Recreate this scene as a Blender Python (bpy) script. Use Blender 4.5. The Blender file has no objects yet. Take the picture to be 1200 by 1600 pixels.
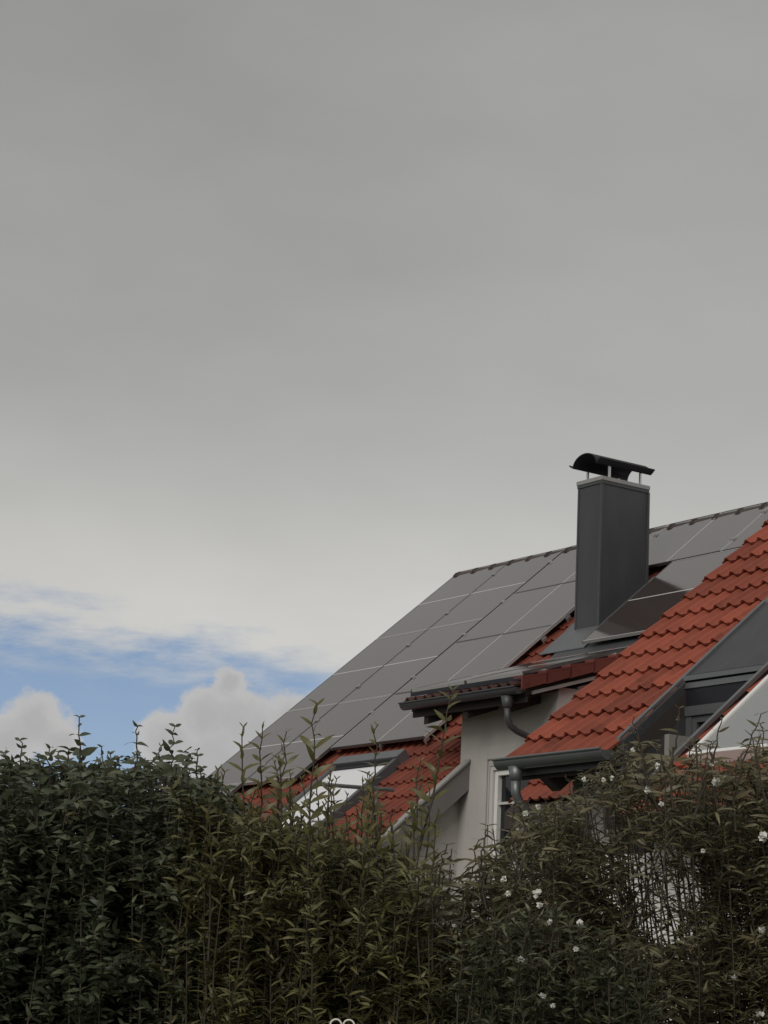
import bpy, math, random
import numpy as np
from mathutils import Vector, Matrix, Euler
R = math.radians
PI = math.pi
random.seed(7)
rng = np.random.default_rng(11)
scene = bpy.context.scene
col = scene.collection

# ------------------------------------------------------------------ camera
PITCH, ROLL = R(12.831), R(2.655)
CAM = Vector((0, 0, 1.6))
FWD = Vector((0, math.cos(PITCH), math.sin(PITCH)))
UP0 = Vector((0, -math.sin(PITCH), math.cos(PITCH)))
RT0 = Vector((1, 0, 0))
RIGHT = math.cos(ROLL) * RT0 + math.sin(ROLL) * UP0
UPV = -math.sin(ROLL) * RT0 + math.cos(ROLL) * UP0
FPX = 3511.27
cam = bpy.data.cameras.new('camera')
cam.sensor_fit = 'HORIZONTAL'
cam.sensor_width = 36
cam.lens = FPX / 1200 * 36
cam.clip_end = 3000
camo = bpy.data.objects.new('camera', cam)
col.objects.link(camo)
M = Matrix((RIGHT, UPV, -FWD)).transposed().to_4x4()
M.translation = CAM
camo.matrix_world = M
scene.camera = camo

def at(x, y, Y):
    """point of the place seen at photo pixel (x, y), Y metres ahead"""
    d = FWD * FPX + RIGHT * (x - 600) - UPV * (y - 800)
    return CAM + d * (Y / d.y)

# ------------------------------------------------------------------ light
SUN_AZ, SUN_EL = R(208), R(34)          # clockwise from +Y, behind and left of the camera
sun = bpy.data.lights.new('sun', 'SUN')
sun.energy = 1.35
sun.angle = R(35)
sun.color = (1.0, 0.95, 0.88)
suno = bpy.data.objects.new('sun', sun)
col.objects.link(suno)
sd = Vector((math.sin(SUN_AZ) * math.cos(SUN_EL), math.cos(SUN_AZ) * math.cos(SUN_EL), math.sin(SUN_EL)))
suno.rotation_euler = sd.to_track_quat('Z', 'Y').to_euler()
suno.location = (0, 0, 40)

world = bpy.data.worlds.new('World')
scene.world = world
world.use_nodes = True
wt = world.node_tree
for n in list(wt.nodes):
    wt.nodes.remove(n)

class NB:
    """small node-building helper"""
    def __init__(s, t): s.t = t
    def n(s, typ, **kw):
        nd = s.t.nodes.new(typ)
        for k, v in kw.items(): setattr(nd, k, v)
        return nd
    def lk(s, a, b): s.t.links.new(a, b)
    def put(s, sock, v):
        if isinstance(v, bpy.types.NodeSocket): s.lk(v, sock)
        elif v is not None: sock.default_value = v
    def m(s, op, a, b=None, c=None, clamp=False):
        nd = s.n('ShaderNodeMath', operation=op, use_clamp=clamp)
        for i, v in enumerate((a, b, c)):
            if v is not None: s.put(nd.inputs[i], v)
        return nd.outputs[0]
    def vm(s, op, a, b=None):
        nd = s.n('ShaderNodeVectorMath', operation=op)
        s.put(nd.inputs[0], a)
        if b is not None: s.put(nd.inputs[1], b)
        return nd
    def ss(s, v, a, b, lo=0.0, hi=1.0):
        nd = s.n('ShaderNodeMapRange', interpolation_type='SMOOTHSTEP')
        s.put(nd.inputs[0], v)
        for i, q in enumerate((a, b, lo, hi)): s.put(nd.inputs[i + 1], q)
        return nd.outputs[0]
    def noise(s, vec, scale, detail=3, rough=.5):
        nd = s.n('ShaderNodeTexNoise')
        s.put(nd.inputs['Vector'], vec)
        nd.inputs['Scale'].default_value = scale
        nd.inputs['Detail'].default_value = detail
        nd.inputs['Roughness'].default_value = rough
        return nd
    def mix(s, f, a, b):
        nd = s.n('ShaderNodeMix', data_type='RGBA')
        s.put(nd.inputs[0], f); s.put(nd.inputs[6], a); s.put(nd.inputs[7], b)
        return nd.outputs[2]
    def ramp(s, f, stops):
        nd = s.n('ShaderNodeValToRGB')
        s.put(nd.inputs[0], f)
        e = nd.color_ramp.elements
        while len(e) < len(stops): e.new(0.5)
        for i, (p, c) in enumerate(stops):
            e[i].position = p; e[i].color = (*c, 1)
        return nd.outputs[0]

def lin(r, g, b):
    return tuple(((c / 255 + .055) / 1.055) ** 2.4 if c > 10 else c / 255 / 12.92 for c in (r, g, b))

W = NB(wt)
tc = W.n('ShaderNodeTexCoord')
dirn = W.vm('NORMALIZE', tc.outputs['Generated']).outputs[0]
sep = W.n('ShaderNodeSeparateXYZ'); W.lk(dirn, sep.inputs[0])
dx, dy, dz = sep.outputs
az = W.m('MULTIPLY', W.m('ARCTAN2', dx, dy), 57.2958)           # degrees, + to the right
el = W.m('MULTIPLY', W.m('ARCSINE', dz), 57.2958)
cv = W.n('ShaderNodeCombineXYZ'); W.lk(az, cv.inputs[0]); W.lk(el, cv.inputs[1])
sv = W.n('ShaderNodeCombineXYZ'); W.lk(W.m('MULTIPLY', az, .28), sv.inputs[0]); W.lk(el, sv.inputs[1]) # stretched sideways
SK = 10.0
def skc(r, g, b): return tuple(v for v in lin(r, g, b))
# grey cloud deck
deck = W.ramp(W.m('DIVIDE', el, 60.0), [(0.0, skc(190, 189, 186)), (.10, skc(196, 195, 191)), (.16, skc(204, 203, 199)), (.19, skc(196, 195, 192)), (.215, skc(184, 184, 181)),
      (.267, skc(168, 168, 167)), (.32, skc(161, 161, 159)), (.43, skc(153, 153, 152)), (1.0, skc(162, 162, 161))])
dv_ = W.n('ShaderNodeCombineXYZ')
W.lk(W.m('ADD', W.m('MULTIPLY', az, .45), W.m('MULTIPLY', el, .35)), dv_.inputs[0]); W.lk(W.m('SUBTRACT', el, W.m('MULTIPLY', az, .12)), dv_.inputs[1])
n1 = W.noise(dv_.outputs[0], .13, 3, .5).outputs['Fac']
n2 = W.noise(dv_.outputs[0], .6, 5, .55).outputs['Fac']
var = W.m('ADD', W.m('MULTIPLY', W.m('SUBTRACT', n1, .5), .34), W.m('MULTIPLY', W.m('SUBTRACT', n2, .5), .10))
# a little lighter towards the right
lr = W.ss(az, -14, 14, -.05, .07)
fac = W.m('ADD', W.m('ADD', var, lr), 1.0)
deckv = W.vm('SCALE', deck); W.lk(fac, deckv.inputs['Scale'])
deckc = deckv.outputs[0]
# clear band low on the left
wisp = W.noise(sv.outputs[0], 1.1, 6, .62).outputs['Fac']
wisp2 = W.noise(cv.outputs[0], .9, 5, .6).outputs['Fac']
wob = W.m('MULTIPLY', W.m('SUBTRACT', wisp, .5), 4.2)
top = W.m('ADD', W.m('MULTIPLY', az, -.10), 8.75)
edge = W.m('SUBTRACT', W.m('ADD', top, wob), el)
clear = W.ss(edge, -.8, 1.2)
clear = W.m('MULTIPLY', clear, W.ss(W.m('ADD', az, wob), .8, -1.6))
clear = W.m('MULTIPLY', clear, W.ss(az, -75, -45))
# thin veils inside the clear band
vn = W.noise(sv.outputs[0], 2.3, 5, .6).outputs['Fac']
veil = W.m('MULTIPLY', W.ss(vn, .40, .70), W.ss(el, 7.4, 9.6))
sky = W.n('ShaderNodeTexSky', sky_type='NISHITA')
sky.sun_disc = False
sky.sun_elevation = SUN_EL
sky.sun_rotation = SUN_AZ
sky.altitude = 300
# the Nishita blue, toned to the dull day
skyc = W.vm('MULTIPLY', sky.outputs[0], (.66, .62, .58)).outputs[0]
bluev = W.mix(W.ss(el, 4.5, 11, .0, 1.0), tuple(v * SK for v in skc(154, 178, 208)) + (1,), tuple(v * SK for v in skc(122, 151, 192)) + (1,))
blue = W.mix(.25, bluev, skyc)
deck10 = W.vm('SCALE', deckc); deck10.inputs['Scale'].default_value = SK
blue = W.mix(W.m('MULTIPLY', veil, .55), blue, deck10.outputs[0])
base = W.mix(clear, deck10.outputs[0], blue)
# cumulus heads (azimuth, elevation, radius in degrees)
heads = [(-8.6, 6.95, .80), (-9.15, 6.5, .75), (-8.0, 6.6, .6), (-3.75, 8.25, .50), (-4.3, 7.4, .8), (-3.6, 7.3, .9), (-5.2, 6.7, .85),
         (-2.9, 7.0, 1.0), (-4.1, 6.2, 1.4), (-2.2, 7.4, .7), (-2.4, 6.2, 1.6), (-13.5, 6.8, 1.6), (-16, 6.2, 1.7), (-20, 7.2, 1.5), (-24.5, 6, 2.2), (-31, 7, 2)]
dn = W.noise(cv.outputs[0], 1.6, 5, .6)
dv = W.vm('SUBTRACT', dn.outputs['Color'], (.5, .5, .5)).outputs[0]
dv2 = W.vm('SCALE', dv); dv2.inputs['Scale'].default_value = .9
pos = W.vm('ADD', cv.outputs[0], dv2.outputs[0]).outputs[0]
pos = W.vm('MULTIPLY', pos, (1, 1, 0)).outputs[0]
cum = None
for a, e, r in heads:
    d = W.vm('DISTANCE', pos, (a, e, 0)).outputs['Value']
    k = W.m('SUBTRACT', 1.0, W.m('DIVIDE', d, r))
    cum = k if cum is None else W.m('SMOOTH_MAX', cum, k, .15)
cmask = W.ss(cum, -.20, .20)
body = W.ss(cum, 0.0, .8)
cn = W.noise(cv.outputs[0], 1.3, 5, .6).outputs['Fac']
ccol = W.mix(W.m('ADD', W.m('MULTIPLY', body, .6), W.m('MULTIPLY', cn, .4)), tuple(v * SK for v in skc(190, 189, 188)) + (1,), tuple(v * SK for v in skc(168, 168, 169)) + (1,))
base = W.mix(cmask, base, ccol)
# below the horizon: dull ground colour
base = W.mix(W.ss(el, -3, 0), tuple(v * SK for v in (.05, .05, .045)) + (1,), base)
bg = W.n('ShaderNodeBackground')
W.lk(base, bg.inputs[0]); bg.inputs[1].default_value = .1
wo = W.n('ShaderNodeOutputWorld'); W.lk(bg.outputs[0], wo.inputs[0])

scene.view_settings.view_transform = 'Standard'
scene.view_settings.look = 'None'
scene.view_settings.exposure = 0
scene.view_settings.gamma = 1
scene.view_settings.use_curve_mapping = False
scene.render.engine = 'CYCLES'
scene.cycles.max_bounces = 6

# ------------------------------------------------------------------ materials
def material(name):
    m = bpy.data.materials.new(name); m.use_nodes = True
    b = NB(m.node_tree)
    p = m.node_tree.nodes['Principled BSDF']
    return m, b, p

def simple(name, c, rough=.6, metal=0, var=.12, scale=6, bump=0, bscale=60, spec=.5, streak=1.0):
    m, b, p = material(name)
    tcd = b.n('ShaderNodeTexCoord').outputs['Object']
    n = b.noise(b.vm('MULTIPLY', tcd, (1, 1, streak)).outputs[0], scale, 5, .6).outputs['Fac']
    f = b.m('ADD', b.m('MULTIPLY', b.m('SUBTRACT', n, .5), var * 2.5), 1.0)
    v = b.vm('SCALE', c); b.lk(f, v.inputs['Scale'])
    b.lk(v.outputs[0], p.inputs['Base Color'])
    p.inputs['Roughness'].default_value = rough
    p.inputs['Metallic'].default_value = metal
    p.inputs['Specular IOR Level'].default_value = spec
    if bump:
        bn = b.n('ShaderNodeBump'); bn.inputs['Strength'].default_value = bump; bn.inputs['Distance'].default_value = .01
        b.lk(b.noise(tcd, bscale, 4, .6).outputs['Fac'], bn.inputs['Height'])
        b.lk(bn.outputs[0], p.inputs['Normal'])
    return m

def tile_material(name, c, seed=0):
    m, b, p = material(name)
    tcd = b.n('ShaderNodeTexCoord').outputs['Object']
    oi = b.n('ShaderNodeObjectInfo').outputs
    off = b.vm('ADD', tcd, oi['Location']).outputs[0]
    n = b.noise(off, 5, 5, .65).outputs['Fac']
    n2 = b.noise(off, 38, 4, .6).outputs['Fac']
    dark = b.ss(b.noise(off, 2.1, 5, .7).outputs['Fac'], .52, .75)
    f = b.m('ADD', .56, b.m('ADD', b.m('MULTIPLY', n, .45), b.m('MULTIPLY', oi['Random'], .42)))
    f = b.m('MULTIPLY', f, b.m('ADD', .86, b.m('MULTIPLY', n2, .28)))
    f = b.m('MULTIPLY', f, b.m('SUBTRACT', 1.0, b.m('MULTIPLY', dark, .42)))
    v = b.vm('SCALE', c); b.lk(f, v.inputs['Scale'])
    grey = b.mix(b.m('MULTIPLY', b.ss(n2, .62, .8), .35), v.outputs[0], (.16, .12, .09, 1))
    b.lk(grey, p.inputs['Base Color'])
    p.inputs['Roughness'].default_value = .62
    p.inputs['Specular IOR Level'].default_value = .35
    bn = b.n('ShaderNodeBump'); bn.inputs['Strength'].default_value = .25; bn.inputs['Distance'].default_value = .004
    b.lk(n2, bn.inputs['Height']); b.lk(bn.outputs[0], p.inputs['Normal'])
    return m

MT = {}
MT['tileA'] = tile_material('terracotta_tile', (.225, .060, .038))
MT['tileB'] = tile_material('clay_tile_bright', (.285, .072, .042))
MT['ridge'] = tile_material('ridge_tile_brown', (.075, .060, .053))
MT['verge'] = tile_material('verge_tile_red', (.17, .048, .038))
MT['wall'] = simple('plaster_wall', (.50, .475, .45), .9, streak=.4, var=.12, scale=2.5, bump=.25, bscale=120)
MT['wallB'] = simple('plaster_white', (.80, .78, .75), .9, var=.05, scale=3, bump=.2, bscale=120)
MT['wallB_shade'] = simple('plaster_shaded', (.30, .29, .27), .9, var=.07, scale=3, bump=.2, bscale=120)  # darker copy of the white plaster, eave shade put into the colour
MT['zinc'] = simple('zinc_sheet', (.20, .21, .215), .45, .6, var=.12, scale=9)
MT['zincd'] = simple('zinc_dark', (.085, .09, .095), .5, .35, var=.14, scale=7)
MT['clad'] = simple('slate_grey_cladding', (.070, .070, .075), .48, .25, var=.24, scale=6, bump=.05, bscale=8, streak=.22)
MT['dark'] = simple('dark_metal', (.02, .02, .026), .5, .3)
MT['darkwood'] = simple('dark_wood', (.045, .035, .032), .8)
MT['board'] = simple('painted_board', (.20, .185, .18), .7, var=.1)
MT['cap'] = simple('board_cap', (.36, .35, .33), .55, .2, var=.12)
MT['rim'] = simple('concrete_rim', (.32, .32, .31), .7)
MT['white'] = simple('white_paint', (.80, .79, .77), .45, var=.04)
MT['frame'] = simple('window_frame', (.60, .58, .56), .45, var=.04)
MT['greyframe'] = simple('grey_frame', (.10, .105, .11), .5, .1)
MT['alu'] = simple('aluminium', (.62, .62, .62), .35, .85, var=.06)
MT['rail'] = simple('panel_rail_dark', (.16, .155, .155), .4, .5)
MT['blind'] = simple('white_blind', (.88, .88, .90), .8, var=.01)
MT['soil'] = simple('lawn_ground', (.05, .06, .03), .95, var=.3, scale=2, bump=.4, bscale=20)

def glass_mat(name, base, rough=.06, ior=1.5, bump=0.0, alpha=None):
    m, b, p = material(name)
    p.inputs['Base Color'].default_value = (*base, 1)
    p.inputs['Roughness'].default_value = rough
    p.inputs['IOR'].default_value = ior
    if bump:
        tcd = b.n('ShaderNodeTexCoord').outputs['Object']
        bn = b.n('ShaderNodeBump'); bn.inputs['Strength'].default_value = bump; bn.inputs['Distance'].default_value = .02
        b.lk(b.noise(tcd, 9, 3, .6).outputs['Fac'], bn.inputs['Height']); b.lk(bn.outputs[0], p.inputs['Normal'])
    return m
MT['glass'] = glass_mat('window_glass', (.012, .014, .016), .03)
MT['skyglass'] = glass_mat('milky_glass', (.29, .30, .30), .22, bump=.5)

def panel_mat():
    m, b, p = material('solar_glass')
    tcd = b.n('ShaderNodeTexCoord').outputs['Object']
    oi = b.n('ShaderNodeObjectInfo').outputs['Random']
    s = b.n('ShaderNodeSeparateXYZ'); b.lk(tcd, s.inputs[0])
    def line(v, pitch, wd):
        fr = b.m('FRACT', b.m('DIVIDE', v, pitch))
        return b.m('LESS_THAN', fr, wd / pitch)
    g = b.m('MAXIMUM', line(s.outputs[0], .184, .004), line(s.outputs[1], .184, .004))
    n = b.noise(tcd, 1.3, 3, .5).outputs['Fac']
    cell = b.mix(b.m('MULTIPLY', g, .28), (.040, .023, .018, 1), (.10, .080, .070, 1))
    dust = b.m('ADD', b.m('MULTIPLY', n, .025), b.m('MULTIPLY', oi, .015))
    c = b.mix(dust, cell, (.45, .40, .36, 1))
    b.lk(c, p.inputs['Base Color'])
    p.inputs['Roughness'].default_value = .10
    b.lk(b.m('ADD', .07, b.m('MULTIPLY', n, .06)), p.inputs['Roughness'])
    p.inputs['IOR'].default_value = 1.85
    p.inputs['Specular Tint'].default_value = (1, .87, .80, 1); p.inputs['Coat Weight'].default_value = 1.0; p.inputs['Coat Roughness'].default_value = .09; p.inputs['Coat IOR'].default_value = 1.75
    bn = b.n('ShaderNodeBump'); bn.inputs['Strength'].default_value = .09; bn.inputs['Distance'].default_value = .01
    b.lk(b.noise(b.vm('MULTIPLY', tcd, (1, 2.2, 1)).outputs[0], 9, 3, .6).outputs['Fac'], bn.inputs['Height']); b.lk(bn.outputs[0], p.inputs['Normal'])
    return m
MT['panel'] = panel_mat()

def leaf_mat(name, c1, c2, c3, rough=.38):
    m, b, p = material(name)
    at_ = b.n('ShaderNodeAttribute'); at_.attribute_name = 'tint'
    v = at_.outputs['Fac']
    tcd = b.n('ShaderNodeTexCoord').outputs['Object']
    big = b.noise(tcd, 3.0, 3, .5).outputs['Fac']
    oi = b.n('ShaderNodeObjectInfo').outputs['Random']
    k = b.m('ADD', b.m('MULTIPLY', v, .75), b.m('ADD', b.m('MULTIPLY', b.m('SUBTRACT', big, .5), .9), b.m('MULTIPLY', oi, .12)))
    c = b.ramp(k, [(.0, c1), (.45, c2), (.88, c3), (1.0, (.30, .22, .09))])
    b.lk(c, p.inputs['Base Color'])
    p.inputs['Roughness'].default_value = rough
    p.inputs['Specular IOR Level'].default_value = .4
    tr = b.n('ShaderNodeBsdfTranslucent'); b.lk(c, tr.inputs[0])
    mx = b.n('ShaderNodeMixShader'); mx.inputs[0].default_value = .32
    out = m.node_tree.nodes['Material Output']
    b.lk(p.outputs[0], mx.inputs[1]); b.lk(tr.outputs[0], mx.inputs[2]); b.lk(mx.outputs[0], out.inputs[0])
    return m
MT['leafdark'] = leaf_mat('leaf_dark_green', (.050, .062, .036), (.100, .118, .066), (.19, .205, .13))
MT['leafolive'] = leaf_mat('leaf_olive', (.080, .078, .030), (.16, .150, .058), (.28, .26, .13))
MT['leafbrown'] = leaf_mat('leaf_brown_green', (.090, .080, .042), (.165, .146, .078), (.30, .27, .16))
MT['leafdeep'] = leaf_mat('leaf_deep_green', (.050, .060, .032), (.095, .108, .055), (.18, .185, .10))
MT['stem'] = simple('twig_bark', (.060, .048, .034), .85, var=.2)
MT['petal'] = simple('white_petal', (.80, .79, .74), .8, var=.05)
MT['curl'] = simple('cream_wire', (.78, .77, .70), .5, var=.03)

# ------------------------------------------------------------------ mesh helper
class MB:
    def __init__(s): s.v = []; s.f = []
    def add(s, vs, fs):
        o = len(s.v); s.v += [tuple(q) for q in vs]; s.f += [tuple(i + o for i in f) for f in fs]; return s
    def box(s, x0, x1, y0, y1, z0, z1):
        v = [(x0, y0, z0), (x1, y0, z0), (x1, y1, z0), (x0, y1, z0), (x0, y0, z1), (x1, y0, z1), (x1, y1, z1), (x0, y1, z1)]
        return s.add(v, [(0, 3, 2, 1), (4, 5, 6, 7), (0, 1, 5, 4), (1, 2, 6, 5), (2, 3, 7, 6), (3, 0, 4, 7)])
    def prism(s, poly, axis, a, b):
        """poly: 2-D outline; extruded along axis 'x' (poly = y,z), 'y' (poly = x,z) or 'z' (poly = x,y)"""
        def p3(q, t):
            return {'x': (t, q[0], q[1]), 'y': (q[0], t, q[1]), 'z': (q[0], q[1], t)}[axis]
        n = len(poly)
        v = [p3(q, a) for q in poly] + [p3(q, b) for q in poly]
        f = [tuple(range(n)), tuple(reversed(range(n, 2 * n)))]
        for i in range(n):
            j = (i + 1) % n
            f.append((i, n + i, n + j, j))
        return s.add(v, f)
    def tube(s, pts, r, seg=10, cap=True):
        pts = [Vector(p) for p in pts]
        rs = r if isinstance(r, (list, tuple)) else [r] * len(pts)
        v = []; f = []
        prev = None
        for i, p in enumerate(pts):
            d = (pts[min(i + 1, len(pts) - 1)] - pts[max(i - 1, 0)]).normalized()
            a = d.orthogonal().normalized() if prev is None else (prev - d * prev.dot(d)).normalized()
            prev = a
            b = d.cross(a)
            for k in range(seg):
                t = 2 * PI * k / seg
                v.append(p + (a * math.cos(t) + b * math.sin(t)) * rs[i])
        for i in range(len(pts) - 1):
            for k in range(seg):
                k2 = (k + 1) % seg
                f.append((i * seg + k, i * seg + k2, (i + 1) * seg + k2, (i + 1) * seg + k))
        if cap:
            f.append(tuple(reversed(range(seg)))); f.append(tuple(range((len(pts) - 1) * seg, len(pts) * seg)))
        return s.add(v, f)
    def sheet(s, prof, axis, a, b, th):
        """open profile polyline given thickness and extruded"""
        n = len(prof); nor = []
        for i in range(n):
            p, q = Vector(prof[max(i - 1, 0)]), Vector(prof[min(i + 1, n - 1)])
            d = (q - p).normalized(); nor.append(Vector((-d.y, d.x)))
        outer = [Vector(prof[i]) + nor[i] * th for i in range(n)]
        def p3(q, t):
            return {'x': (t, q[0], q[1]), 'y': (q[0], t, q[1])}[axis]
        v = []
        for t in (a, b):
            v += [p3(q, t) for q in prof] + [p3(q, t) for q in outer]
        m = 2 * n; f = []
        for i in range(n - 1):
            f += [(i, i + 1, m + i + 1, m + i), (n + i, m + n + i, m + n + i + 1, n + i + 1),
                  (i, n + i, n + i + 1, i + 1), (m + i, m + i + 1, m + n + i + 1, m + n + i)]
        f += [(0, m, m + n, n), (n - 1, 2 * n - 1, m + 2 * n - 1, m + n - 1)]
        return s.add(v, f)
    def mesh(s, name, mat, smooth=False):
        me = bpy.data.meshes.new(name)
        me.from_pydata(s.v, [], s.f); me.update()
        import bmesh
        bm = bmesh.new(); bm.from_mesh(me); bmesh.ops.recalc_face_normals(bm, faces=bm.faces); bm.to_mesh(me); bm.free()
        if smooth:
            for p in me.polygons: p.use_smooth = True
        if mat: me.materials.append(mat)
        return me
    def build(s, name, mat, parent=None, smooth=False, bevel=0, loc=None, rot=None):
        o = bpy.data.objects.new(name, s.mesh(name, mat, smooth)); col.objects.link(o)
        if parent: o.parent = parent
        if loc: o.location = loc
        if rot: o.rotation_euler = rot
        if bevel:
            bv = o.modifiers.new('bevel', 'BEVEL'); bv.width = bevel; bv.segments = 2; bv.limit_method = 'ANGLE'
        return o

def tag(o, label=None, cat=None, group=None, kind=None):
    if label: o['label'] = label
    if cat: o['category'] = cat
    if group: o['group'] = group
    if kind: o['kind'] = kind
    return o

def empty(name, loc=(0, 0, 0), rz=0):
    o = bpy.data.objects.new(name, None); col.objects.link(o)
    o.location = loc; o.rotation_euler = (0, 0, rz)
    o.empty_display_size = .2
    return o

def linked(name, me, parent, loc=(0, 0, 0), rot=(0, 0, 0), scale=None):
    o = bpy.data.objects.new(name, me); col.objects.link(o)
    o.parent = parent; o.location = loc; o.rotation_euler = rot
    if scale: o.scale = scale
    return o

# ------------------------------------------------------------------ ground
g = MB(); g.box(-600, 600, -600, 600, -.5, 0)
tag(g.build('ground', MT['soil']), kind='structure')

# ------------------------------------------------------------------ house frame
# local axes: x along the ridges (towards the camera's right), y level towards the ridge, z up
ORI = Vector((1.711, 28.62, 0)); YAW = R(-55.514)
TH = R(40.135); TP = math.tan(TH); CT = math.cos(TH); ST = math.sin(TH)
RZ = 7.572                                   # panel plane at the ridge
TZ = RZ - .12 / CT                           # tile surface at the ridge
DZ = RZ - .175 / CT                          # deck below the tiles
TW, TL = .290, .283                          # tile cover width and gauge

def tile_mesh(name, mat):
    """interlocking pan tile with two rolls; x 0..TW, y from the lower edge up the slope"""
    ns = 20; L = TL + .055; h0, h1 = .042, .004
    def prof(x):
        t = (x / TW * 2) % 1.0
        a = (t - .46) * (1.0 if t < .46 else 1.55)            # steeper on one flank
        return .034 * max(0.0, math.cos(a * 2 * PI * .80)) ** 1.1 - .007
    v = []; f = []
    xs = [TW * i / ns * 1.015 for i in range(ns + 1)]
    for y, h in ((0.0, h0), (L, h1)):
        for x in xs: v.append((x, y, prof(min(x, TW * .999)) + h))
    for x in xs: v.append((x, .004, prof(min(x, TW * .999)) + h0 - .020))      # lip under the front edge
    for x in xs: v.append((x, L, prof(min(x, TW * .999)) + h1 - .020))
    n = ns + 1
    for i in range(ns):
        f.append((i, i + 1, n + i + 1, n + i))
        f.append((2 * n + i, 2 * n + i + 1, i + 1, i))
        f.append((2 * n + i, 3 * n + i, 3 * n + i + 1, 2 * n + i + 1))
    f += [(0, n, 3 * n, 2 * n), (n - 1, 3 * n - 1, 4 * n - 1, 2 * n - 1)]
    m = MB(); m.add(v, f)
    me = m.mesh(name, mat)
    return me
TMA = tile_mesh('roof_tile', MT['tileA']); TMB = tile_mesh('roof_tile', MT['tileB'])
TMD = tile_mesh('roof_tile', tile_material('shaded_tile', (.08, .036, .03)))  # bay tiles darkened: the panels' shade is put into their colour

def place_tiles(parent, me, cells, base, z0, name='roof_tile', pitch=TH, jit=.003):
    """cells: (x, v) lower-left corners; base/z0: where v = 0 lies"""
    for (x, v) in cells:
        p = (x + random.uniform(-1, 1) * jit, base + v * math.cos(pitch), z0 + v * math.sin(pitch) + random.uniform(-1, 1) * jit)
        linked(name, me, parent, p, (pitch + random.uniform(-.006, .006), random.uniform(-.006, .006), random.uniform(-.006, .006)))

def join_tiles(parent, me, cells, base, z0, name, mat, pitch=TH):
    n = len(me.vertices)
    co = np.empty(n * 3); me.vertices.foreach_get('co', co); co = co.reshape(-1, 3)
    polys = [tuple(p.vertices) for p in me.polygons]
    c, s = math.cos(pitch), math.sin(pitch)
    mb = MB()
    for (x, v) in cells:
        y = co[:, 1]; z = co[:, 2] + random.uniform(-.003, .003)
        P = np.stack([co[:, 0] + x, base + (v + y) * c - z * s, z0 + (v + y) * s + z * c], 1)
        mb.add(P.tolist(), polys)
    o = mb.build(name, mat, parent); o['kind'] = 'stuff'
    return o

# ------------------------------------------------------------------ HOUSE A
A = empty('terraced_house', ORI, YAW)
tag(A, 'cream house with red tiled roof largely covered in dark panels and a tall grey chimney', 'house')
# walls
WU0, WU1, WH = 4.25, 5.64, -3.78
w = MB()
w.box(-1.0, 4.10, -5.75, -5.50, 0, 2.45)                        # front wall of the left wing
w.prism([(-5.75, 0), (-3.60, 0), (-3.60, 4.18), (-5.75, 2.38)], 'x', 3.85, 4.08)  # side wall below the verge board
w.prism([(-5.75, 0), (5.75, 0), (5.75, 2.4), (0, 7.2), (-5.75, 2.4)], 'x', -1.0, -.75)   # far gable
w.prism([(-5.5, 0), (5.75, 0), (5.75, 2.4), (0, 7.2), (-5.5, 2.6)], 'x', 9.2, 9.45)      # near gable
w.box(-1.0, 9.4, 5.5, 5.75, 0, 2.45)
w.box(WU1 - .2, 9.2, -4.15, -3.90, 0, 3.75)
w.build('wall', MT['wall'], A)
z = MB()                                                       # projecting bay under the shed roof
wx0, wx1, wz0, wz1 = 4.575, 5.34, 2.75, 4.19                    # window opening
z.box(4.08, wx0, WH, WH + .25, 0, 4.90)
z.box(wx1, WU1, WH, WH + .25, 0, 4.90)
z.box(wx0, wx1, WH, WH + .25, wz1, 4.90)
z.box(wx0, wx1, WH, WH + .25, 0, wz0)
z.prism([(WH + .25, 0), (-2.0, 0), (-2.0, 5.42), (WH + .25, 4.93)], 'x', WU1 - .22, WU1)
z.prism([(WH + .25, 0), (-2.0, 0), (-2.0, 5.42), (WH + .25, 4.93)], 'x', WU0, WU0 + .2)
z.build('bay_wall', MT['wall'], A)
sr = MB()
sr.box(4.43, 4.555, WH - .022, WH, 2.6, 4.39); sr.box(4.555, 5.46, WH - .022, WH, 4.255, 4.39); sr.box(5.36, 5.46, WH - .022, WH, 2.6, 4.255)
sr.build('window_surround', MT['wall'], A, bevel=.006)
win = MB()
def ring(mb, x0, x1, z0, z1, t, y0, y1):
    mb.box(x0, x0 + t, y0, y1, z0, z1); mb.box(x1 - t, x1, y0, y1, z0, z1)
    mb.box(x0 + t, x1 - t, y0, y1, z1 - t, z1); mb.box(x0 + t, x1 - t, y0, y1, z0, z0 + t)
ring(win, wx0, wx1, wz0, wz1, .045, WH + .01, WH + .12)
win = win.build('window', MT['frame'], A, bevel=.004)
sa = MB(); ring(sa, wx0 + .048, wx1 - .048, wz0 + .048, wz1 - .048, .05, WH + .035, WH + .11)
sa.build('sash', MT['white'], win, bevel=.004)
gb = MB(); gb.box(wx0 + .1, wx1 - .1, WH + .05, WH + .085, 3.80, 3.825); gb.build('glazing_bar', MT['frame'], win)
pn = MB(); pn.box(wx0 + .095, wx1 - .095, WH + .088, WH + .095, wz0 + .095, wz1 - .095); pn.build('pane', MT['glass'], win)
rm = MB(); rm.box(wx0, wx1, WH + .20, WH + .24, wz0, wz1); rm.build('window_backing', MT['dark'], win)

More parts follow.
